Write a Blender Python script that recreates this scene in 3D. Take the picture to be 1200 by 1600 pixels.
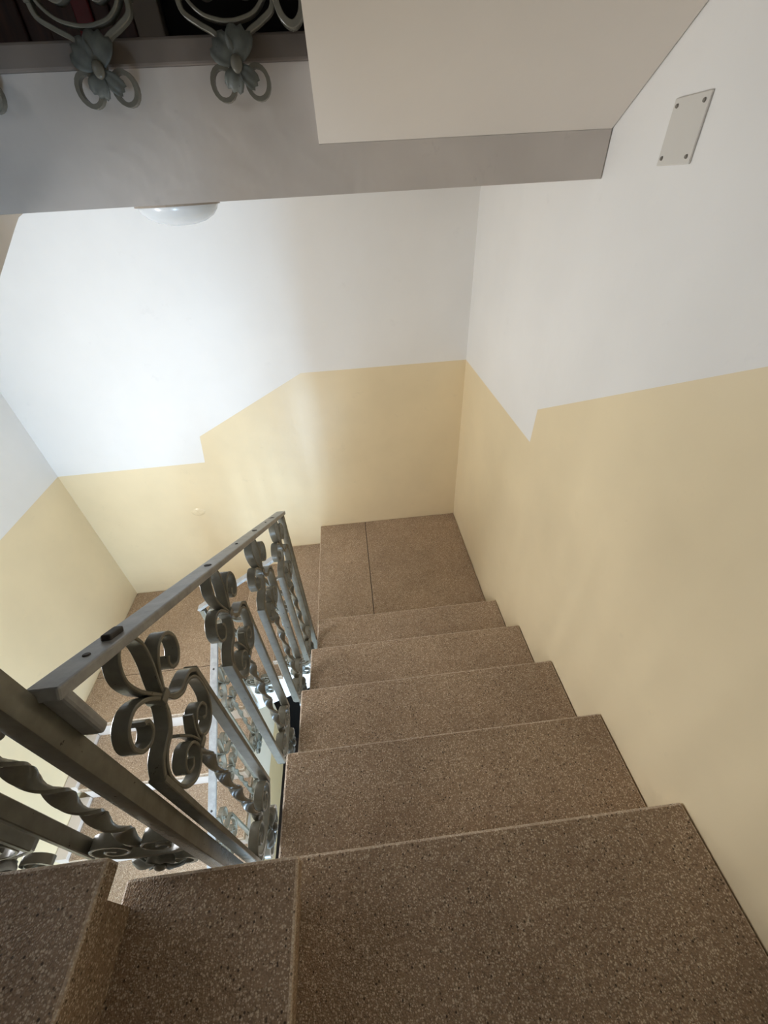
import bpy, bmesh, math, random
from mathutils import Vector, Matrix
for o in list(bpy.data.objects): bpy.data.objects.remove(o)
SC = bpy.context.scene
COL = SC.collection
random.seed(4)

# ------------------------------------------------------------------ camera
cam_d = bpy.data.cameras.new('camera'); cam = bpy.data.objects.new('camera', cam_d); COL.objects.link(cam)
cam_d.sensor_fit = 'AUTO'; cam_d.sensor_width = 36.0; cam_d.lens = 14.07; cam_d.clip_start = 0.02
Rr = Vector((0.99384, -0.10110, -0.04537)); Uu = Vector((0.09920, 0.62934, 0.77077)); Ff = Vector((0.04937, 0.77052, -0.63550))
m = Matrix((Rr, Uu, -Ff)).transposed().to_4x4(); m.translation = Vector((-0.70228, -0.23444, 1.19928))
cam.matrix_world = m
SC.camera = cam
# ------------------------------------------------------------------ world, lights, exposure
W = bpy.data.worlds.new('world'); SC.world = W; W.use_nodes = True
W.node_tree.nodes['Background'].inputs[0].default_value = (0.75, 0.86, 1.0, 1)
W.node_tree.nodes['Background'].inputs[1].default_value = 1.0
def area(name, loc, target, sx, sy, power, color):
    d = bpy.data.lights.new(name, 'AREA'); d.shape = 'RECTANGLE'; d.size = sx; d.size_y = sy
    d.energy = power; d.color = color
    o = bpy.data.objects.new(name, d); COL.objects.link(o); o.location = loc
    o.rotation_euler = (Vector(target) - Vector(loc)).to_track_quat('-Z', 'Y').to_euler()
    return o
WIN = (-1.50, -0.75, -2.05, -0.75)        # lower window opening in the near wall: x0, x1, z0, z1
LWIN = ((0.10, 0.80, -0.38, 0.50), (-0.90, -0.30, 1.25, 2.15))   # openings in the left wall, second added for fill: y0, y1, z0, z1
area('window_daylight', (-1.125, -1.04, -1.40), (-1.125, 2, -1.40), 0.66, 1.2, 50, (0.50, 0.73, 1.0))
area('left_window_daylight', (-2.688, 0.45, 0.06), (0, 0.45, 0.06), 0.62, 0.80, 19, (0.96, 0.96, 0.97))
area('landing_fill', (-2.688, -0.60, 1.70), (0, -0.60, 1.70), 0.52, 0.82, 1.6, (0.95, 0.97, 1.0))  # unseen fill light added by the near landing
SC.view_settings.view_transform = 'Standard'; SC.view_settings.look = 'None'
SC.view_settings.exposure = 0.70; SC.view_settings.gamma = 1.0; SC.view_settings.use_curve_mapping = False
SC.cycles.use_denoising = True
SC.cycles.max_bounces = 7; SC.cycles.diffuse_bounces = 6; SC.cycles.glossy_bounces = 2
SC.cycles.use_adaptive_sampling = True; SC.cycles.adaptive_threshold = 0.06; SC.cycles.adaptive_min_samples = 16

# ------------------------------------------------------------------ materials
def srgb(r, g, b):
    f = lambda c: (c/255/12.92) if c/255 <= 0.04045 else ((c/255+0.055)/1.055)**2.4
    return (f(r), f(g), f(b), 1)
class NT:
    def __init__(s, name):
        s.m = bpy.data.materials.new(name); s.m.use_nodes = True; s.t = s.m.node_tree
        s.b = s.t.nodes['Principled BSDF']; s.tc = s.t.nodes.new('ShaderNodeTexCoord')
        g = s.t.nodes.new('ShaderNodeNewGeometry'); s.pos = g.outputs['Position']
    def n(s, kind, **kw):
        x = s.t.nodes.new(kind)
        for k, v in kw.items():
            if k in x.inputs: x.inputs[k].default_value = v
            else: setattr(x, k, v)
        return x
    def l(s, a, b): s.t.links.new(a, b)
    def noise(s, scale, detail=4, rough=0.6, vec=None):
        x = s.n('ShaderNodeTexNoise', Scale=scale, Detail=detail, Roughness=rough); s.l(vec or s.pos, x.inputs['Vector']); return x.outputs['Fac']
    def ramp(s, fac, stops):
        x = s.n('ShaderNodeValToRGB'); e = x.color_ramp.elements
        while len(e) < len(stops): e.new(0.5)
        for q, (p, c) in zip(e, stops): q.position = p; q.color = c
        s.l(fac, x.inputs[0]); return x.outputs[0]
    def mix(s, fac, a, b, mode='MIX'):
        x = s.n('ShaderNodeMix', data_type='RGBA', blend_type=mode)
        for i, v in ((0, fac), (6, a), (7, b)):
            if hasattr(v, 'is_output'): s.l(v, x.inputs[i])
            else: x.inputs[i].default_value = v
        return x.outputs[2]
    def bump(s, h, strength, dist):
        x = s.n('ShaderNodeBump', Strength=strength, Distance=dist); s.l(h, x.inputs['Height']); s.l(x.outputs[0], s.b.inputs['Normal'])

def paint(name, col, rough, var=0.04, marks=0.0, bump=0.12, spec=0.5):
    q = NT(name)
    a = q.noise(2.2, 3, 0.6); b = q.noise(26, 1, 0.5)
    dark = tuple(c*(1-var*2.2) for c in col[:3])+(1,)
    c = q.mix(q.ramp(a, [(0.35, (0, 0, 0, 1)), (0.7, (1, 1, 1, 1))]), dark, col)
    if marks:
        mk = q.ramp(q.noise(9.0, 4, 0.75), [(0.64, (0, 0, 0, 1)), (0.74, (1, 1, 1, 1))])
        mm = q.n('ShaderNodeMath', operation='MULTIPLY'); q.l(mk, mm.inputs[0]); mm.inputs[1].default_value = marks
        c = q.mix(mm.outputs[0], c, tuple(x*0.62 for x in col[:3])+(1,))
    q.l(c, q.b.inputs['Base Color']); q.b.inputs['Roughness'].default_value = rough
    q.b.inputs['Specular IOR Level'].default_value = spec
    h = q.n('ShaderNodeMath', operation='ADD'); q.l(b, h.inputs[0]); q.l(a, h.inputs[1])
    q.bump(h.outputs[0], bump, 0.006)
    return q.m
M_WHITE = paint('white_wall_paint', srgb(238, 236, 232), 0.62, 0.02, 0.10)
M_CREAM = paint('cream_oil_paint', srgb(238, 220, 183), 0.30, 0.035, 0.14, 0.10)
M_GLINT = paint('glossy_cream_glint', srgb(238, 220, 183), 0.16, 0.02, 0.0, 0.3)
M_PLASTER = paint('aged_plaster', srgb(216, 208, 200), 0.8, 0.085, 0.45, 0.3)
M_STAINED = paint('stained_slab_edge', srgb(148, 136, 126), 0.8, 0.22, 0.9, 0.6)
M_SOFFIT = paint('soffit_paint', srgb(230, 222, 212), 0.75, 0.02, 0.05)
M_RISER = paint('pale_riser', srgb(224, 212, 202), 0.7, 0.05, 0.2)  # paler than the terrazzo risers, also on the skirting

def terrazzo(name, base, warm, pale, dark, scale=1.0, rough=0.5):
    q = NT(name)
    def chips(sc, lo, hi, size):
        v = q.n('ShaderNodeTexVoronoi', Scale=sc); q.l(q.pos, v.inputs['Vector'])
        sp = q.n('ShaderNodeSeparateColor'); q.l(v.outputs['Color'], sp.inputs[0])
        pick = q.ramp(sp.outputs[0], [(lo, (0, 0, 0, 1)), (hi, (1, 1, 1, 1))])
        core = q.ramp(v.outputs['Distance'], [(size*0.6, (1, 1, 1, 1)), (size, (0, 0, 0, 1))])
        return q.mix(1.0, pick, core, 'MULTIPLY'), v
    c = q.mix(q.ramp(q.noise(200*scale, 2, 0.7), [(0.36, (0, 0, 0, 1)), (0.64, (1, 1, 1, 1))]), dark, warm)
    c = q.mix(q.ramp(q.noise(70*scale, 2, 0.6), [(0.3, (0, 0, 0, 1)), (0.7, (1, 1, 1, 1))]), base, c)
    k1, v = chips(195*scale, 0.62, 0.86, 0.50); k2, v2 = chips(340*scale, 0.58, 0.76, 0.55); k3, v3 = chips(165*scale, 0.86, 0.92, 0.42)
    c = q.mix(k2, c, pale); c = q.mix(k1, c, pale); c = q.mix(k3, c, tuple(x*0.5 for x in dark[:3])+(1,))
    st = q.ramp(q.noise(2.6, 4, 0.62), [(0.32, (0.80, 0.79, 0.79, 1)), (0.62, (1, 1, 1, 1))])
    c = q.mix(1.0, c, st, 'MULTIPLY')
    sp = q.ramp(q.noise(13, 4, 0.7), [(0.70, (1, 1, 1, 1)), (0.76, (0.40, 0.37, 0.35, 1))])
    c = q.mix(1.0, c, sp, 'MULTIPLY')
    q.l(c, q.b.inputs['Base Color']); q.b.inputs['Roughness'].default_value = rough
    q.b.inputs['Specular IOR Level'].default_value = 0.35
    q.bump(v2.outputs['Distance'], 0.55, 0.003)
    return q.m
M_TREAD = terrazzo('terrazzo_tread', srgb(172, 147, 122), srgb(184, 156, 128), srgb(226, 208, 184), srgb(122, 102, 84))
M_EDGE = terrazzo('terrazzo_worn_edge', srgb(214, 194, 172), srgb(218, 196, 172), srgb(238, 226, 210), srgb(180, 158, 136))
M_CELLAR = paint('dark_cellar_floor', srgb(52, 40, 34), 0.8)
M_DARKJOINT = paint('joint_dirt', srgb(74, 62, 52), 0.9)
def iron(name, col, rough, var):
    q = NT(name)
    a = q.noise(30, 3, 0.6); b = q.noise(160, 1)
    c = q.mix(q.ramp(a, [(0.35, (0, 0, 0, 1)), (0.7, (1, 1, 1, 1))]), tuple(x*(1-var) for x in col[:3])+(1,), col)
    chips = q.ramp(q.noise(55, 3, 0.7), [(0.70, (0, 0, 0, 1)), (0.73, (1, 1, 1, 1))])
    c = q.mix(chips, c, srgb(46, 42, 38))
    q.l(c, q.b.inputs['Base Color']); q.b.inputs['Roughness'].default_value = rough; q.b.inputs['Metallic'].default_value = 0.0
    q.bump(b, 0.25, 0.001)
    return q.m
M_IRON = iron('grey_enamelled_iron', srgb(120, 117, 105), 0.25, 0.22)
M_IRON_TOP = iron('worn_flat_iron', srgb(160, 160, 158), 0.34, 0.3)
M_LEAF = iron('green_grey_leaf_iron', srgb(108, 112, 106), 0.5, 0.35)
M_BOLT = iron('dark_bolt_iron', srgb(58, 52, 48), 0.6, 0.3)
M_PLATE = paint('cover_plate_paint', srgb(214, 210, 202), 0.5, 0.02)
M_SCREW = paint('screw_metal', srgb(128, 122, 112), 0.5)
def wood(name, a, b):
    q = NT(name)
    mp = q.n('ShaderNodeMapping'); mp.inputs['Scale'].default_value = (9, 9, 1.2); q.l(q.pos, mp.inputs[0])
    q.l(q.ramp(q.noise(5, 6, 0.6, mp.outputs[0]), [(0.3, a), (0.7, b)]), q.b.inputs['Base Color'])
    q.b.inputs['Roughness'].default_value = 0.45
    return q.m
M_DOOR = wood('brown_door_wood', srgb(52, 26, 19), srgb(82, 46, 34))  # door wood, red strip and frame colours darkened for the unlit upper landing
M_BLACK = paint('unlit_opening_black', srgb(20, 16, 14), 0.9)  # black standing for unlit depth, in the doorway and down the well
M_RED = paint('red_lacquer', srgb(128, 18, 26), 0.4)
M_FRAME = paint('door_frame_paint', srgb(150, 138, 124), 0.5)
q = NT('frosted_lamp_glass'); q.b.inputs['Base Color'].default_value = srgb(206, 208, 208); q.b.inputs['Roughness'].default_value = 0.18
M_LAMP = q.m
q = NT('window_glass'); q.b.inputs['Base Color'].default_value = (1, 1, 1, 1); q.b.inputs['Roughness'].default_value = 0.0
q.b.inputs['Transmission Weight'].default_value = 1.0; q.b.inputs['IOR'].default_value = 1.02
M_GLASS = q.m

# ------------------------------------------------------------------ mesh helpers
def link(name, me, parent=None):
    o = bpy.data.objects.new(name, me); COL.objects.link(o)
    if parent is not None: o.parent = parent
    return o
def tag(o, label=None, cat=None, group=None, kind=None):
    if label: o['label'] = label
    if cat: o['category'] = cat
    if group: o['group'] = group
    if kind: o['kind'] = kind
    return o
def empty(name, loc=(0, 0, 0), rz=0):
    o = bpy.data.objects.new(name, None); COL.objects.link(o); o.location = loc; o.rotation_euler.z = rz
    o.empty_display_size = 0.05
    return o
def fin(bm, name, mat, smooth=False):
    bmesh.ops.recalc_face_normals(bm, faces=bm.faces)
    me = bpy.data.meshes.new(name); bm.to_mesh(me); bm.free()
    for mm in (mat if isinstance(mat, (list, tuple)) else [mat]): me.materials.append(mm)
    if smooth or mat is M_IRON:
        for p in me.polygons: p.use_smooth = True
        if not smooth: me.set_sharp_from_angle(angle=math.radians(38))
    return me
def box(bm, x0, x1, y0, y1, z0, z1, mi=0):
    vs = [bm.verts.new((x, y, z)) for x in (x0, x1) for y in (y0, y1) for z in (z0, z1)]
    for f in ((0, 1, 3, 2), (4, 6, 7, 5), (0, 4, 5, 1), (2, 3, 7, 6), (0, 2, 6, 4), (1, 5, 7, 3)):
        bm.faces.new([vs[i] for i in f]).material_index = mi
def bevel(bm, w, seg=2):
    bmesh.ops.bevel(bm, geom=list(bm.edges), offset=w, segments=seg, affect='EDGES', profile=0.5)
def mbox(name, b, mat, parent=None, bev=0.0, seg=2, loc=None):
    bm = bmesh.new(); box(bm, *b)
    if bev: bevel(bm, bev, seg)
    o = link(name, fin(bm, name, mat), parent)
    if loc: o.location = loc
    return o
def prism(pts, axis, a0, a1):
    """extrude a closed outline given in the other two axes (in x,y,z order) from a0 to a1 along axis"""
    bm = bmesh.new()
    def P(u, v, a):
        l = [u, v]; l.insert(axis, a); return l
    A = [bm.verts.new(P(u, v, a0)) for u, v in pts]; B = [bm.verts.new(P(u, v, a1)) for u, v in pts]
    bm.faces.new(A); bm.faces.new(B[::-1])
    n = len(pts)
    for i in range(n): bm.faces.new((A[i], B[i], B[(i+1) % n], A[(i+1) % n]))
    return bm
def slab(name, b, parent, edge=True, bev=0.0055):
    """terrazzo slab with a softened, worn (paler) nosing edge"""
    bm = bmesh.new(); box(bm, *b); bevel(bm, bev, 2)
    for f in bm.faces:
        c = f.calc_center_median(); nz = abs(f.normal.z); 
        if max(abs(f.normal.x), abs(f.normal.y), nz) < 0.985 and edge and c.z > (b[4]+b[5])/2: f.material_index = 1
    return link(name, fin(bm, name, [M_TREAD, M_EDGE]), parent)

# ------------------------------------------------------------------ numbers of the place
G, H = 0.2888, 0.17           # right flight: going, riser
XL, YF, YN = -2.68, 2.155, -1.05
ZT, ZB = 4.6, -4.5
LAND = -5*H                   # quarter landing at the far right
Z6, Z7, ZLL = -1.03, -1.21, -1.39
GL, HL = 0.305, 0.18          # left flight
TH = 0.042                    # slab thickness

# ------------------------------------------------------------------ walls
def wall(name, polys, thick):
    bm = bmesh.new()
    for pts, mi in polys:
        bm.faces.new([bm.verts.new(p) for p in pts]).material_index = mi
    bmesh.ops.remove_doubles(bm, verts=bm.verts, dist=1e-5)
    me = bpy.data.meshes.new(name); bm.to_mesh(me); bm.free()
    me.materials.append(M_WHITE); me.materials.append(M_CREAM)
    o = link(name, me); o['kind'] = 'structure'
    s = o.modifiers.new('thickness', 'SOLIDIFY'); s.thickness = thick; s.offset = -1; s.use_even_offset = False
    return o
# right wall: x = 0, faces -x
def RW(y, z): return (0, y, z)
dr = [(YF, 0.351), (1.147, 0.352), (1.140, 0.498), (0.0, 1.142), (-0.10, 1.20), (YN, 1.20)]
lo = [(y, ZB) for y, z in dr]; hi = [(y, ZT) for y, z in dr]
polys = []
for i in range(len(dr)-1):
    polys.append(([RW(*lo[i]), RW(*dr[i]), RW(*dr[i+1]), RW(*lo[i+1])], 1))
    polys.append(([RW(*dr[i]), RW(*hi[i]), RW(*hi[i+1]), RW(*dr[i+1])], 0))
polys = [(p[::-1], mi) for p, mi in polys]
wr = wall('wall_right', polys, 0.15); tag(wr, 'white wall with cream dado climbing beside the right flight', 'wall')
# far wall: y = YF, faces -y
df = [(0.0, 0.351), (-0.993, 0.351), (-1.697, 0.001), (-1.726, -0.19), (XL, -0.197)]
polys = []
for i in range(len(df)-1):
    (x0, z0), (x1, z1) = df[i], df[i+1]
    F = lambda x, z: (x, YF, z)
    polys.append(([F(x1, ZB), F(x0, ZB), F(x0, z0), F(x1, z1)], 1))
    polys.append(([F(x1, z1), F(x0, z0), F(x0, ZT), F(x1, ZT)], 0))
wf = wall('wall_far', polys, 0.15); tag(wf, 'far white wall with cream dado stepping down to the left', 'wall')
# left wall: x = XL, faces +x
dl = [(YF, -0.197), (1.10, -0.21), (-0.45, -1.19), (YN, -1.19)]
def dadol(y):
    for (y0, z0), (y1, z1) in zip(dl, dl[1:]):
        if y1 <= y <= y0: return z0+(z1-z0)*(y0-y)/(y0-y1)
cuts = sorted({y for y, z in dl} | {v for w in LWIN for v in w[:2]}, reverse=True)
polys = []
Lf = lambda y, z: (XL, y, z)
for y0, y1 in zip(cuts, cuts[1:]):
    z0, z1 = dadol(y0), dadol(y1)
    polys.append(([Lf(y1, ZB), Lf(y0, ZB), Lf(y0, z0), Lf(y1, z1)], 1))
    hole = [w for w in LWIN if w[0] <= (y0+y1)/2 <= w[1]]
    if hole:
        polys.append(([Lf(y1, z1), Lf(y0, z0), Lf(y0, hole[0][2]), Lf(y1, hole[0][2])], 0))
        polys.append(([Lf(y1, hole[0][3]), Lf(y0, hole[0][3]), Lf(y0, ZT), Lf(y1, ZT)], 0))
    else:
        polys.append(([Lf(y1, z1), Lf(y0, z0), Lf(y0, ZT), Lf(y1, ZT)], 0))
wl = wall('wall_left', polys, 0.15); tag(wl, 'left wall with cream dado meeting the far wall corner', 'wall')
# near wall behind the camera with its two window openings
bm = bmesh.new()
box(bm, XL-0.15, WIN[0], YN-0.15, YN, ZB, ZT); box(bm, WIN[1], 0.15, YN-0.15, YN, ZB, ZT)
for z0, z1 in ((ZB, WIN[2]), (WIN[3], ZT)): box(bm, WIN[0], WIN[1], YN-0.15, YN, z0, z1)
wn = link('wall_near', fin(bm, 'wall_near', M_WHITE)); tag(wn, 'near wall with the stair windows behind the viewer', 'wall', kind='structure')
def window(n, loc, rz, w, h, label):
    wo = empty('window_%d' % n, loc, rz); tag(wo, label, 'window', kind='structure'); t = 0.04
    bm = bmesh.new()
    for b in ((-w/2, -w/2+t, 0, h), (w/2-t, w/2, 0, h), (-w/2+t, w/2-t, 0, t), (-w/2+t, w/2-t, h-t, h), (-0.02, 0.02, t, h-t)):
        box(bm, b[0], b[1], -0.03, 0.03, b[2], b[3])
    link('window_frame', fin(bm, 'window_frame', M_FRAME), wo)
    for a0, a1 in ((-w/2+t, -0.02), (0.02, w/2-t)): mbox('pane', (a0, a1, -0.003, 0.003, t, h-t), M_GLASS, wo)
window(1, ((WIN[0]+WIN[1])/2, YN-0.075, WIN[2]), 0, WIN[1]-WIN[0], WIN[3]-WIN[2], 'lower stair window in the near wall')
for k, w in enumerate(LWIN):
    window(2+k, (XL-0.075, (w[0]+w[1])/2, w[2]), math.pi/2, w[1]-w[0], w[3]-w[2], ['window in the left wall over the left flight', 'added fill window in the left wall by the near landing'][k])
ce = mbox('ceiling', (XL-0.15, 0.15, YN-0.15, YF+0.15, ZT, ZT+0.12), M_WHITE); tag(ce, 'white ceiling high over the stairwell', 'ceiling', kind='structure')
fl = mbox('floor', (XL-0.15, 0.15, YN-0.15, YF+0.15, ZB-0.1, ZB), M_CELLAR); tag(fl, 'dark floor at the bottom of the stairwell', 'floor', kind='structure')

# ------------------------------------------------------------------ right flight with four steps
t = empty('stair_flight', (0, 0, LAND)); tag(t, 'brown speckled terrazzo flight descending along the right wall', 'stairs')
def rel(b, t): return (b[0]-t.location.x, b[1]-t.location.x, b[2]-t.location.y, b[3]-t.location.y, b[4]-t.location.z, b[5]-t.location.z)
for i in range(1, 5):
    slab('tread', rel((-1.02, -0.003, (i-1)*G-0.018, i*G, -i*H-TH, -i*H), t), t)
for i in range(0, 5):
    mbox('riser', rel((-1.0, -0.003, i*G-0.05, i*G-0.022, -(i+1)*H+0.001, -i*H-TH), t), M_TREAD, t)
bm = prism([(-0.02, -H-TH), (-0.02, -0.50), (4*G-0.03, LAND-0.32), (4*G-0.03, LAND-TH)] , 0, -1.0, -0.003)
bmesh.ops.translate(bm, verts=bm.verts, vec=(0, 0, -LAND))
link('waist_slab', fin(bm, 'waist_slab', M_SOFFIT), t)
# ------------------------------------------------------------------ far right quarter landing: two slabs
t = empty('stair_landing', (0, 1.6, LAND)); tag(t, 'square quarter landing of two terrazzo slabs in the far right corner', 'landing')
slab('slab', rel((-1.05, -0.7055, 4*G-0.018, YF-0.003, LAND-TH, LAND), t), t, bev=0.003)
slab('slab', rel((-0.7005, -0.003, 4*G-0.018, YF-0.003, LAND-TH, LAND), t), t, edge=False, bev=0.0015)
mbox('joint', rel((-0.7055, -0.7005, 4*G, YF-0.003, LAND-TH, LAND-0.002), t), M_DARKJOINT, t)
mbox('landing_base', rel((-1.0, -0.003, 4*G-0.02, YF-0.003, LAND-0.30, LAND-TH-0.001), t), M_SOFFIT, t)
# ------------------------------------------------------------------ three steps along the far wall
t = empty('far_steps', (-1.35, 1.6, ZLL)); tag(t, 'short run of terrazzo steps along the far wall down to the left', 'stairs')
YB = 4*G-0.01
for k, (xa, xb, z) in enumerate(((-1.35, -1.04, Z6), (-1.65, -1.33, Z7))):
    slab('tread', rel((xa, xb, YB, YF-0.003, z-TH, z), t), t)
for xa, z0, z1 in ((-1.03, Z6, LAND), (-1.33, Z7, Z6), (-1.63, ZLL, Z7)):
    mbox('riser', rel((xa, xa+0.028, YB+0.01, YF-0.003, z0+0.001, z1-TH), t), M_TREAD, t)
bm = prism([(-1.005, Z6-TH-0.001), (-1.305, Z6-TH-0.001), (-1.305, Z7-TH-0.001), (-1.605, Z7-TH-0.001), (-1.605, -1.66), (-1.005, -1.33)], 1, YB+0.02, YF-0.003)
bmesh.ops.translate(bm, verts=bm.verts, vec=(1.35, -1.6, -ZLL))
link('plaster_fascia', fin(bm, 'plaster_fascia', M_WHITE), t)
# ------------------------------------------------------------------ far left landing
YL0 = 1.068
t = empty('stair_landing', (-2.1, 1.6, ZLL)); tag(t, 'far left landing slab below the cream corner', 'landing')
slab('slab', rel((XL+0.003, -1.61, YL0, 1.392, ZLL-TH, ZLL), t), t)
slab('slab', rel((XL+0.003, -1.61, 1.396, YF-0.003, ZLL-TH, ZLL), t), t, edge=False, bev=0.0015)
mbox('landing_base', rel((XL+0.003, -1.64, YL0+0.045, YF-0.003, ZLL-0.27, ZLL-TH-0.001), t), M_SOFFIT, t)
# ------------------------------------------------------------------ left flight, descending towards the viewer
t = empty('stair_flight', (-2.1, 0.3, ZLL-5*HL)); tag(t, 'brightly lit left flight with pale risers descending towards the viewer', 'stairs')
for j in range(1, 5):
    slab('tread', rel((XL+0.075, -1.60, YL0-j*GL, YL0-(j-1)*GL+0.018, ZLL-j*HL-TH, ZLL-j*HL), t), t)
for j in range(0, 5):
    y = YL0-j*GL; z = ZLL-j*HL
    mbox('riser', rel((XL+0.075, -1.62, y+0.012, y+0.04, z-HL+0.001, z-TH), t), M_RISER, t)
    if j == 4: continue
    bm = bmesh.new(); box(bm, *rel((XL+0.003, XL+0.073, y-GL+0.01, y+0.01, z-HL-0.06, z-HL+0.03), t))
    link('skirting', fin(bm, 'skirting', M_RISER), t)
bm = prism([(YL0+0.035, ZLL-HL-TH), (YL0+0.035, ZLL-0.27), (YL0-4*GL, ZLL-5*HL-0.27), (YL0-4*GL, ZLL-5*HL-TH)], 0, XL+0.003, -1.62)
bmesh.ops.translate(bm, verts=bm.verts, vec=(2.1, -0.3, -(ZLL-5*HL)))
link('waist_slab', fin(bm, 'waist_slab', M_SOFFIT), t)
ZNL = ZLL-5*HL
t = empty('stair_landing', (-2.1, -0.6, ZNL)); tag(t, 'lower landing under the near steps at the foot of the left flight', 'landing')
slab('slab', rel((XL+0.003, -1.60, YN+0.003, YL0-4*GL+0.018, ZNL-TH, ZNL), t), t)
mbox('landing_base', rel((XL+0.003, -1.62, YN+0.003, YL0-4*GL-0.01, ZNL-0.25, ZNL-TH-0.001), t), M_SOFFIT, t)
# inner wall under the left flight, seen down the well
bm = bmesh.new()
for pts, mi in (([(0.36, -2.84), (1.52, -2.84), (1.52, -2.39), (0.36, -2.39)], 1), ([(0.36, -2.39), (1.52, -2.39), (1.52, -1.70), (1.12, -1.70), (0.36, -2.25)], 0)):
    A = [bm.verts.new((-1.66, y, z)) for y, z in pts]; B = [bm.verts.new((-1.74, y, z)) for y, z in pts]
    fs = [bm.faces.new(A), bm.faces.new(B)]+[bm.faces.new((A[i], A[(i+1) % len(A)], B[(i+1) % len(A)], B[i])) for i in range(len(A))]
    for f in fs: f.material_index = mi
wi = link('wall_inner', fin(bm, 'wall_inner', [M_WHITE, M_CREAM])); tag(wi, 'inner wall below the left flight glimpsed down the well', 'wall', kind='structure')

# ------------------------------------------------------------------ near landing and near steps (under the viewer)
t = empty('stair_landing', (-0.45, -0.5, 0)); tag(t, 'large dark terrazzo landing slab in the foreground', 'landing')
slab('slab', rel((-1.02, -0.003, YN+0.003, 0, -TH, 0), t), t)
mbox('landing_base', rel((-1.0, -0.003, YN+0.003, -0.052, -0.28, -TH-0.001), t), M_SOFFIT, t)
t = empty('near_steps', (-1.2, -0.5, 0)); tag(t, 'dark terrazzo steps rising to the left in the foreground', 'stairs')
for xa, xb, z in ((-1.236, -0.90, H), (-1.53, -1.189, 2*H), (XL+0.003, -1.478, 3*H)):
    slab('tread', rel((xa, xb, YN+0.003, -0.032, z-TH, z), t), t, bev=0.006)
for xb, z in ((-0.90, H), (-1.189, 2*H), (-1.478, 3*H)):
    mbox('riser', rel((xb-0.05, xb-0.022, YN+0.003, -0.075, z-H+0.001, z-TH), t), M_TREAD, t)
bm = prism([(-0.955, 0.001), (-0.955, H-TH-.001), (-1.244, H-TH-.001), (-1.244, 2*H-TH-.001), (-1.533, 2*H-TH-.001), (-1.533, 3*H-TH-.001), (XL+0.003, 3*H-TH-.001), (XL+0.003, 0.24), (-1.5, 0.20), (-1.06, -0.06), (-1.03, 0.001)], 1, YN+0.003, -0.085)
bmesh.ops.translate(bm, verts=bm.verts, vec=(1.2, 0.5, 0))
link('waist_slab', fin(bm, 'waist_slab', M_SOFFIT), t)

# ------------------------------------------------------------------ upper landing, its fascia and the flights above
YU = 1.06
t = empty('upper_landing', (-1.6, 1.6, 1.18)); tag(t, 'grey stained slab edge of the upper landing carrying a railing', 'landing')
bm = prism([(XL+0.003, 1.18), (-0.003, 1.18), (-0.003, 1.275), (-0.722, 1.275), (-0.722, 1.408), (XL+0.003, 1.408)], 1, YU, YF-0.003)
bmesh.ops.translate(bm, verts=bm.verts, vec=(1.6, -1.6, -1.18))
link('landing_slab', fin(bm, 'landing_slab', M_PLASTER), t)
mbox('floor_edge', rel((XL+0.003, -0.722, YU-0.009, YF-0.003, 1.4085, 1.45), t), M_STAINED, t, 0.005)
# right flight above, its sloping soffit over the viewer
def upz(y): return 1.275+0.637*(YU-y)
t = empty('upper_stair_flight', (-0.36, 0.1, 1.9)); tag(t, 'cream sloping soffit of the stair flight overhead at right', 'stairs')
bm = prism([(YU, 1.2755), (YU, 1.60), (-0.55, upz(-0.55)+0.33), (-0.55, upz(-0.55))], 0, -0.722, -0.003)
bmesh.ops.translate(bm, verts=bm.verts, vec=(0.36, -0.1, -1.9))
link('soffit_slab', fin(bm, 'soffit_slab', M_SOFFIT), t)
for k in range(6):
    y = YU-0.02-k*0.27; z = 1.63+k*0.172
    slab('tread', rel((-0.722, -0.003, y-0.30, y, z-TH, z), t), t)
# left flight above, descending towards the near left landing
t = empty('upper_stair_flight', (-2.1, 0.5, 0.6)); tag(t, 'underside edge of the upper left flight at the picture margin', 'stairs')
pts = [(1.165, 1.1795), (1.13, 1.168), (1.08, 1.14), (-0.03, 0.53), (-0.03, 0.515), (0.12, 0.515), (1.165, 1.1798)]
bm = prism([(1.20, 1.1795), (1.15, 1.170), (1.10, 1.150), (0.02, 0.515), (0.42, 0.515), (1.055, 0.90), (1.055, 1.179)], 0, XL+0.003, -1.515)
bm.free()
bm = prism([(1.17, 1.1795), (1.14, 1.172), (1.10, 1.150), (0.00, 0.513), (-0.10, 0.513), (-0.10, 0.69), (1.055, 1.36), (1.055, 1.1795)], 0, XL+0.003, -1.515)
bmesh.ops.translate(bm, verts=bm.verts, vec=(2.1, -0.5, -0.6))
link('soffit_slab', fin(bm, 'soffit_slab', M_SOFFIT), t)
for k in range(4):
    y = 0.83-k*0.235; z = 1.27-k*0.18
    slab('tread', rel((XL+0.003, -1.50, y-0.03, y+0.225, z-TH, z), t), t)

# doors on the upper landing, glimpsed through its railing
d = empty('door_1', (-1.6, YF, 1.45)); tag(d, 'brown panelled door on the upper landing', 'door', kind='structure')
mbox('door_leaf', (-0.45, 0.24, -0.045, -0.004, 0.0, 2.0), M_DOOR, d, 0.004)
for x0, x1 in ((-0.38, -0.14), (-0.06, 0.17)):
    mbox('door_panel', (x0, x1, -0.06, -0.044, 0.12, 0.95), M_DOOR, d, 0.006)
mbox('red_strip', (0.05, 0.11, -0.075, -0.0605, 0.16, 0.75), M_RED, d, 0.004)
mbox('door_frame', (0.25, 0.345, -0.07, -0.004, 0.0, 2.08), M_FRAME, d, 0.004)
mbox('door_frame', (-0.55, -0.46, -0.07, -0.004, 0.0, 2.08), M_FRAME, d, 0.004)
d = empty('door_2', (-0.95, YF, 1.45)); tag(d, 'dark open doorway on the upper landing', 'door', kind='structure')
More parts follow.
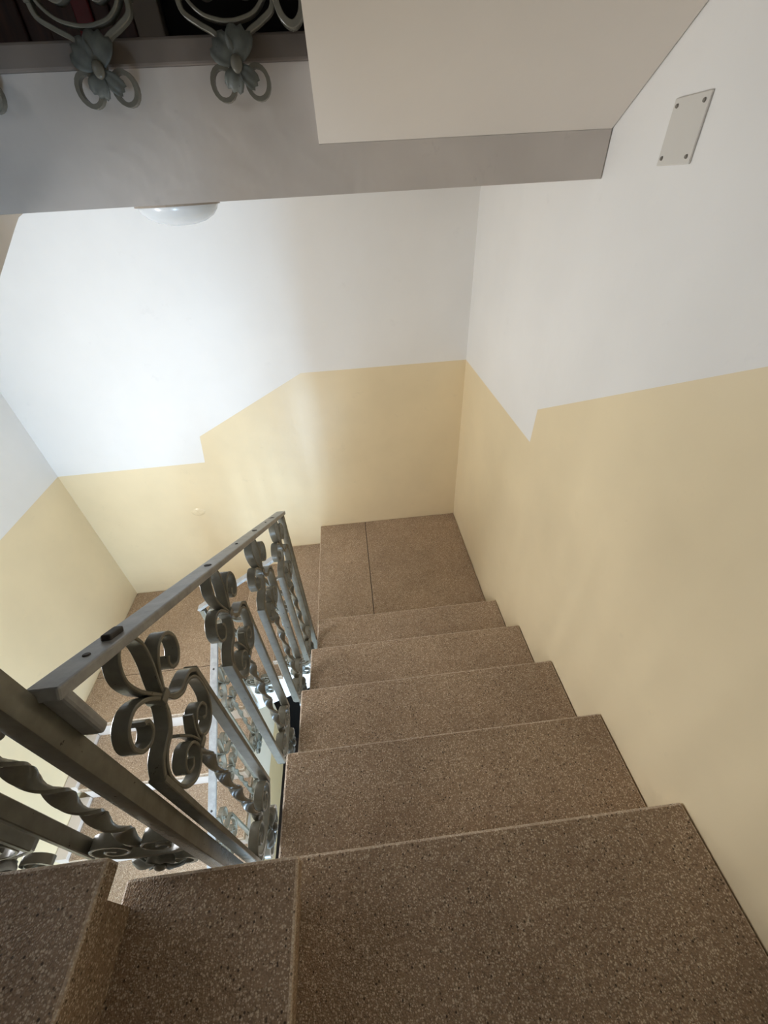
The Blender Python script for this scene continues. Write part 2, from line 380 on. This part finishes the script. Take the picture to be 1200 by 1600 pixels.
mbox('doorway', (-0.30, 0.40, -0.03, -0.004, 0.0, 2.0), M_BLACK, d)  # flat black sheet in place of the unlit opening

d = empty('well_dark_panel', (-1.7, YF, ZB)); tag(d, 'black panel added for the shade at the bottom of the stairwell', 'door', kind='structure')
mbox('door_leaf', (-0.62, 0.62, -0.05, -0.004, 0.0, 1.95), M_BLACK, d, 0.004)  # black sheet added for the dark void down the well, not a door
# small bump added to the glossy dado to make a window glint
bm = bmesh.new(); n = 24; rings = []
for i in range(9):
    r = 0.044*i/8; row = []
    for k in range(n):
        a = 2*math.pi*k/n; hgt = 0.006*(1-(i/8)**2)+random.uniform(0, 0.004)*math.sin(math.pi*i/8)
        row.append(bm.verts.new((-1.905+r*1.15*math.cos(a), YF+0.0005-max(0, hgt), -0.597+r*0.8*math.sin(a))))
    rings.append(row)
for r0, r1 in zip(rings, rings[1:]):
    for k in range(n): bm.faces.new((r0[k], r0[(k+1) % n], r1[(k+1) % n], r1[k]))
bmesh.ops.remove_doubles(bm, verts=bm.verts, dist=1e-5)
link('glint_bump', fin(bm, 'glint_bump', M_GLINT, True), wf)

# ------------------------------------------------------------------ wrought iron panel
def catmull(pts, n=8):
    P = [Vector(p) for p in pts]; out = []
    for i in range(len(P)-1):
        p0 = P[max(i-1, 0)]; p1 = P[i]; p2 = P[i+1]; p3 = P[min(i+2, len(P)-1)]
        for k in range(n):
            s = k/n
            out.append(0.5*((2*p1)+(p2-p0)*s+(2*p0-5*p1+4*p2-p3)*s*s+(3*p1-p0-3*p2+p3)*s**3))
    out.append(P[-1]); return out
def ribbon(path, w, th, bm=None, smooth=True, n=5, taper=None):
    """flat bar swept along a path in the panel plane (u, v); w across the plane, th in the plane"""
    pts = catmull(path, n) if smooth else [Vector(p) for p in path]
    bm = bm or bmesh.new(); rings = []
    for i, p in enumerate(pts):
        a = pts[max(i-1, 0)]; b = pts[min(i+1, len(pts)-1)]
        tdir = (b-a).normalized(); nn = Vector((-tdir.y, tdir.x))
        k = 1.0
        if not smooth and 0 < i < len(pts)-1:
            e = (pts[i]-pts[i-1]).normalized(); k = 1/max(0.5, abs(e.dot(tdir)))
        q = taper(i/(len(pts)-1)) if taper else 1.0
        c = 0.0014*min(1, q)
        hw, ht = w/2*q, th/2*k
        prof = [(-hw, -ht+c), (-hw+c, -ht), (hw-c, -ht), (hw, -ht+c), (hw, ht-c), (hw-c, ht), (-hw+c, ht), (-hw, ht-c)]
        rings.append([bm.verts.new((p.x+nn.x*t, y, p.y+nn.y*t)) for y, t in prof])
    for r0, r1 in zip(rings, rings[1:]):
        for i in range(8): bm.faces.new((r0[i], r0[(i+1) % 8], r1[(i+1) % 8], r1[i]))
    bm.faces.new(rings[0][::-1]); bm.faces.new(rings[-1])
    return bm
def mir(path): return [(-u, v) for u, v in path]
BW, BT = 0.025, 0.008
stem = [(0.004, -0.004), (0.012, -0.025), (0.030, -0.047), (0.055, -0.052), (0.075, -0.060), (0.091, -0.082)]
PARTS = {}
bm = bmesh.new()
for sgn in (1, -1):
    st = catmull(stem, 5)
    ribbon([(sgn*p.x, p.y) for p in st], BW, BT, bm, smooth=False)
    ribbon([(sgn*0.091, -0.078), (sgn*0.091, -0.695)], BW+0.001, 0.011, bm, smooth=False)
PARTS['bars'] = fin(bm, 'baluster_bars', M_IRON)
tear = [(0.0, 0.002), (-0.012, 0.03), (-0.027, 0.07), (-0.031, 0.108), (-0.018, 0.138), (0.0, 0.147), (0.018, 0.136), (0.028, 0.105), (0.022, 0.065), (0.010, 0.03), (0.002, 0.002)]
PARTS['tear'] = fin(ribbon(tear, BW, 0.006), 'teardrop', M_IRON)
side = [(0.004, 0.0), (0.014, 0.020), (0.030, 0.046), (0.052, 0.063), (0.076, 0.058), (0.089, 0.034), (0.084, 0.006), (0.066, -0.008), (0.050, 0.0), (0.047, 0.017), (0.055, 0.026)]
PARTS['sideR'] = fin(ribbon(side, BW, 0.007), 'side_scroll', M_IRON); PARTS['sideL'] = fin(ribbon(mir(side), BW, 0.007), 'side_scroll', M_IRON)
inner = [(0.005, -0.008), (0.014, -0.036), (0.034, -0.058), (0.060, -0.064), (0.080, -0.088), (0.084, -0.125), (0.078, -0.165), (0.056, -0.196), (0.028, -0.198), (0.010, -0.176), (0.014, -0.146), (0.034, -0.130), (0.054, -0.140), (0.058, -0.160), (0.044, -0.170), (0.034, -0.160)]
PARTS['innerR'] = fin(ribbon(inner, BW, 0.006), 'inner_scroll', M_IRON); PARTS['innerL'] = fin(ribbon(mir(inner), BW, 0.006), 'inner_scroll', M_IRON)
def collar(z, hu, hz):
    bm = bmesh.new(); box(bm, -hu, hu, -BW/2-0.003, BW/2+0.003, z-hz, z+hz); bevel(bm, 0.0025, 2); return fin(bm, 'collar', M_IRON)
PARTS['collar1'] = collar(-0.001, 0.011, 0.009); PARTS['collar2'] = collar(-0.181, 0.011, 0.008)
bm = ribbon([(-0.024, -0.092), (-0.006, -0.140), (0.0, -0.178)], BW, 0.005, taper=lambda s: 0.75+0.25*s); ribbon([(0.024, -0.120), (0.006, -0.150), (0.0, -0.178)], BW, 0.005, bm, taper=lambda s: 0.75+0.25*s)
PARTS['tip'] = fin(bm, 'leaf_tip', M_IRON)
# twisted bar
bm = bmesh.new(); rings = []; z0, z1 = -0.185, -0.690; N = 72
for i in range(N+1):
    s = i/N; z = z0+(z1-z0)*s; a = s*math.pi*5.0; e = 1.0
    hx, hy = 0.0125*e, 0.0048
    rings.append([bm.verts.new((x*math.cos(a)-y*math.sin(a), x*math.sin(a)+y*math.cos(a), z)) for x, y in ((-hx, -hy*0.6), (-hx*0.7, -hy), (hx*0.7, -hy), (hx, -hy*0.6), (hx, hy*0.6), (hx*0.7, hy), (-hx*0.7, hy), (-hx, hy*0.6))])
for r0, r1 in zip(rings, rings[1:]):
    for i in range(8): bm.faces.new((r0[i], r0[(i+1) % 8], r1[(i+1) % 8], r1[i]))
bm.faces.new(rings[0]); bm.faces.new(rings[-1])
PARTS['twist'] = fin(bm, 'twisted_bar', M_IRON)
# lyre scroll at the foot of the panel
hl = [(0.036, -0.672), (0.047, -0.664), (0.056, -0.672), (0.053, -0.688), (0.036, -0.695), (0.018, -0.684), (0.014, -0.660), (0.030, -0.641), (0.056, -0.640), (0.078, -0.660), (0.076, -0.692), (0.052, -0.715), (0.022, -0.724), (0.0, -0.726)]
PARTS['lyre'] = fin(ribbon(hl+mir(hl)[::-1][1:], BW, 0.006), 'foot_scroll', M_IRON)
arm = [(0.091, -0.690), (0.086, -0.712), (0.060, -0.728), (0.032, -0.742), (0.012, -0.765), (0.004, -0.79)]
PARTS['armR'] = fin(ribbon(arm, 0.018, 0.009), 'foot_arm', M_IRON); PARTS['armL'] = fin(ribbon(mir(arm), 0.018, 0.009), 'foot_arm', M_IRON)
def ring(cu, cz, r):
    n = 20; bm = bmesh.new(); R = []
    for i in range(n):
        a = 2*math.pi*i/n; c, s = math.cos(a), math.sin(a)
        R.append([bm.verts.new((cu+(r+dr)*c, y, cz+(r*1.1+dr)*s)) for dr, y in ((-0.004, -0.008), (0.004, -0.008), (0.004, 0.008), (-0.004, 0.008))])
    for i in range(n):
        for k in range(4): bm.faces.new((R[i][k], R[i][(k+1) % 4], R[(i+1) % n][(k+1) % 4], R[(i+1) % n][k]))
    return fin(bm, 'ring', M_IRON)
PARTS['ringR'] = ring(0.036, -0.811, 0.0225); PARTS['ringL'] = ring(-0.036, -0.811, 0.0225)
def petal(ang, L, Wd):
    """a fluted leaf blade radiating from the boss"""
    nu, nv = 8, 6; bm = bmesh.new(); g = []; ca, sa = math.cos(ang), math.sin(ang)
    for side_y in (0, 1):
        rows = []
        for i in range(nu+1):
            s = i/nu; row = []
            for j in range(nv+1):
                q = (j/nv-0.5)*2
                wd = Wd*(0.25+0.85*math.sin(min(1, s*1.12)*math.pi*0.62))
                l = L*s*(1-0.10*abs(q)**2*s)*(1+0.05*math.cos(q*math.pi*3)*s)
                y = -0.010-0.008*math.sin(s*math.pi)-0.003*math.cos(q*math.pi*2.0)*s+(0.003 if side_y else 0)
                u = l; v = q*wd
                row.append(bm.verts.new((u*ca-v*sa, y, -0.785+u*sa+v*ca)))
            rows.append(row)
        for a, b in zip(rows, rows[1:]):
            for j in range(nv): bm.faces.new((a[j], a[j+1], b[j+1], b[j]))
        g.append(rows)
    A, B = g
    for j in range(nv):
        bm.faces.new((A[0][j], A[0][j+1], B[0][j+1], B[0][j])); bm.faces.new((A[-1][j], A[-1][j+1], B[-1][j+1], B[-1][j]))
    for i in range(nu):
        bm.faces.new((A[i][0], A[i+1][0], B[i+1][0], B[i][0])); bm.faces.new((A[i][-1], A[i+1][-1], B[i+1][-1], B[i][-1]))
    return fin(bm, 'leaf', M_LEAF, True)
for k, (a, L, wd) in enumerate(((68, 0.056, 0.024), (138, 0.052, 0.023), (-114, 0.042, 0.018), (-42, 0.046, 0.014))):
    PARTS['leaf%d' % k] = petal(math.radians(a), L, wd)
bm = bmesh.new(); bmesh.ops.create_uvsphere(bm, u_segments=14, v_segments=8, radius=0.012)
for v in bm.verts: v.co = (v.co.x, v.co.y*0.6-0.018, v.co.z*1.2-0.785)
PARTS['boss'] = fin(bm, 'boss', M_IRON, True)
SUB = [('teardrop_loop', 'tear'), ('side_scroll', 'sideR'), ('side_scroll', 'sideL'), ('inner_scroll', 'innerR'), ('inner_scroll', 'innerL'), ('collar', 'collar1'), ('collar', 'collar2'),
       ('leaf_tip', 'tip'), ('twisted_bar', 'twist'), ('foot_scroll', 'lyre')]
FOOT = [('foot_arm', 'armR'), ('foot_arm', 'armL'), ('ring', 'ringR'), ('ring', 'ringL'), ('leaf', 'leaf0'), ('leaf', 'leaf1'), ('leaf', 'leaf2'), ('leaf', 'leaf3'), ('boss', 'boss')]
def panel(thing, pos, rz, foot=True):
    o = link('baluster_bars', PARTS['bars'], thing)
    o.location = Vector(pos)-thing.location; o.rotation_euler.z = rz
    for nm, k in SUB+(FOOT if foot else []): link(nm, PARTS[k], o)
    return o
def rail_bar(thing, a, b, name='top_rail', w=0.038, th=0.016, hook=None):
    a, b = Vector(a), Vector(b); d = (b-a).normalized(); sd = Vector((0, 0, 1)).cross(d).normalized(); up = d.cross(sd)
    bm = bmesh.new()
    prof = [(-w/2, -th/2), (w/2, -th/2), (w/2, th/2), (-w/2, th/2)]
    P = [a, b]
    R = [[bm.verts.new(p+sd*x+up*y-thing.location) for x, y in prof] for p in P]
    for i in range(4): bm.faces.new((R[0][i], R[0][(i+1) % 4], R[1][(i+1) % 4], R[1][i]))
    bm.faces.new(R[0][::-1]); bm.faces.new(R[1]); bevel(bm, 0.003, 2)
    o = link(name, fin(bm, name, M_IRON_TOP), thing); return o, d, up
def bolt(thing, p, up, d, r, h, parent):
    bm = bmesh.new(); bmesh.ops.create_cone(bm, cap_ends=True, segments=12, radius1=r, radius2=r*0.9, depth=h)
    bevel(bm, min(r, h)*0.2, 1)
    q = Vector(up).to_track_quat('Z', 'X').to_matrix().to_4x4(); q.translation = Vector(p)-thing.location
    bmesh.ops.transform(bm, matrix=q, verts=bm.verts)
    return link('bolt', fin(bm, 'bolt', M_BOLT), parent)

# ---- railing of the right flight
t = empty('stair_railing', (-1.06, 0.5, -0.5)); tag(t, 'grey wrought iron scroll railing down the open side of the right flight', 'railing')
XR = -1.06
def rtop(y): return 0.808-0.599*y
tr, d, up = rail_bar(t, (XR, 0.004, rtop(0.004)-0.008), (XR, 1.140, rtop(1.140)-0.008))
bm = bmesh.new(); box(bm, -0.019, 0.019, -0.002, 0.012, -0.105, -0.014); bevel(bm, 0.004, 2)
for v in bm.verts: v.co += Vector((XR, 0.006, rtop(0.006)))-t.location
link('bracket', fin(bm, 'bracket', M_IRON_TOP), t)
for y, r, hh in ((0.072, 0.005, 0.003), (0.417, 0.0085, 0.003), (0.60, 0.004, 0.003), (0.766, 0.0085, 0.003), (0.90, 0.004, 0.003), (0.99, 0.008, 0.003)):
    bolt(t, Vector((XR, y, rtop(y)+0.0016)), up, d, r, hh, tr)
bm = bmesh.new(); box(bm, -0.007, 0.007, -0.016, 0.016, -0.002, 0.009); bevel(bm, 0.003, 2)
q4 = Matrix.Rotation(math.atan(-0.599), 4, 'X'); q4.translation = Vector((XR, 0.117, rtop(0.117)))-t.location
bmesh.ops.transform(bm, matrix=q4, verts=bm.verts); link('bolt', fin(bm, 'bolt', M_BOLT), tr)
for i in range(4): panel(t, (XR, 0.109+i*G, 0.583-i*H), math.pi/2)
mbox('end_post', (-0.013, 0.013, 0.608, 0.634, -0.42, 0.615), M_IRON, t, 0.002)
# ---- railing of the near steps with the tall corner post
t = empty('stair_railing', (-1.08, -0.005, 0.1)); tag(t, 'dark near railing with square corner post and twisted bar at lower left', 'railing')
mbox('corner_post', (-0.012, 0.016, -0.018, 0.010, -0.18, 1.12), M_IRON, t, 0.002)
tr, d, up = rail_bar(t, (-1.07, 0.0, 1.235), (-1.48, 0.0, 1.235+0.25))
for xc, zc in ((-1.18, 0.945), (-1.42, 1.045)): panel(t, (xc, 0.0, zc), 0)
# ---- railing of the far steps
t = empty('stair_railing', (-1.3, 1.12, -1.0)); tag(t, 'short pale railing along the far steps between the two flights', 'railing')
tr, d, up = rail_bar(t, (-1.075, 1.12, -0.085), (-1.585, 1.12, -0.43), w=0.034)
for xc, zc in ((-1.195, -0.325), (-1.46, -0.50)): panel(t, (xc, 1.12, zc), 0)
mbox('corner_post', (-0.284, -0.258, -0.013, 0.013, -0.55, 0.562), M_IRON, t, 0.002)
for x in (-1.2, -1.33, -1.46): bolt(t, Vector((x, 1.12, -0.085-0.676*(-1.075-x)+0.007)), up, d, 0.005, 0.004, tr)
# ---- railing of the left flight
t = empty('stair_railing', (-1.57, 0.4, -1.8)); tag(t, 'brightly lit pale railing of the left flight below, beyond the well', 'railing')
XQ = -1.565
def ltop(y): return -0.665-0.66*(1.05-y)
tr, d, up = rail_bar(t, (XQ, 1.098, ltop(1.098)), (XQ, -0.12, ltop(-0.12)))
for i in range(4): panel(t, (XQ, 0.955-i*0.285, ltop(0.955-i*0.285)-0.155), math.pi/2)
for y in (0.95, 0.80, 0.60, 0.42, 0.25): bolt(t, Vector((XQ, y, ltop(y)+0.009)), up, d, 0.006, 0.004, tr)
# ---- railing of the upper landing
t = empty('stair_railing', (-1.2, 1.03, 1.46)); tag(t, 'horizontal upper landing railing with leaf and ring feet over the fascia', 'railing')
for xc in (-0.872, -1.148, -1.424): panel(t, (xc, 1.03, 2.186), 0)
rail_bar(t, (-0.74, 1.03, 2.345), (-1.50, 1.03, 2.345))
bm = ribbon([(-0.775, 1.56), (-0.779, 1.51), (-0.770, 1.468), (-0.748, 1.452), (-0.727, 1.470), (-0.724, 1.52), (-0.724, 1.60)], 0.028, 0.012)
for v in bm.verts: v.co -= Vector((-1.2, 0.0, 1.46))
link('end_loop', fin(bm, 'end_loop', M_IRON), t)

# ------------------------------------------------------------------ ceiling lamp
t = empty('ceiling_lamp', (-1.262, 1.66, 1.18)); tag(t, 'round white glass dome lamp under the upper landing', 'lamp')
bm = bmesh.new(); n = 32; prof = [(0.138, -0.0005), (0.138, -0.014), (0.132, -0.028), (0.115, -0.045), (0.085, -0.060), (0.045, -0.069), (0.0, -0.072)]
R = [[bm.verts.new((r*math.cos(2*math.pi*i/n), r*math.sin(2*math.pi*i/n), z)) for i in range(n)] if r else [bm.verts.new((0, 0, z))] for r, z in prof]
for a, b in zip(R, R[1:]):
    for i in range(n):
        bm.faces.new((a[i], a[(i+1) % n], b[(i+1) % n], b[i]) if len(b) > 1 else (a[i], a[(i+1) % n], b[0]))
bm.faces.new(R[0])
link('glass_dome', fin(bm, 'glass_dome', M_LAMP, True), t)
bm = bmesh.new(); bmesh.ops.create_cone(bm, cap_ends=True, segments=32, radius1=0.146, radius2=0.146, depth=0.012)
bmesh.ops.translate(bm, verts=bm.verts, vec=(0, 0, -0.007)); link('lamp_base', fin(bm, 'lamp_base', M_FRAME), t)
# ------------------------------------------------------------------ cover plate on the right wall
t = empty('junction_cover_plate', (0, 0.787, 1.25)); tag(t, 'small rectangular cover plate with four screws on the right wall', 'cover plate')
bm = bmesh.new(); box(bm, -0.005, -0.0005, -0.050, 0.050, -0.051, 0.051); bevel(bm, 0.0015, 2)
link('plate', fin(bm, 'plate', M_PLATE), t)
for y in (-0.038, 0.038):
    for z in (-0.039, 0.039):
        bm = bmesh.new(); bmesh.ops.create_cone(bm, cap_ends=True, segments=12, radius1=0.0038, radius2=0.003, depth=0.003)
        bmesh.ops.transform(bm, matrix=Matrix.Translation((-0.0062, y, z)) @ Matrix.Rotation(-math.pi/2, 4, 'Y'), verts=bm.verts)
        link('screw', fin(bm, 'screw', M_SCREW), t)
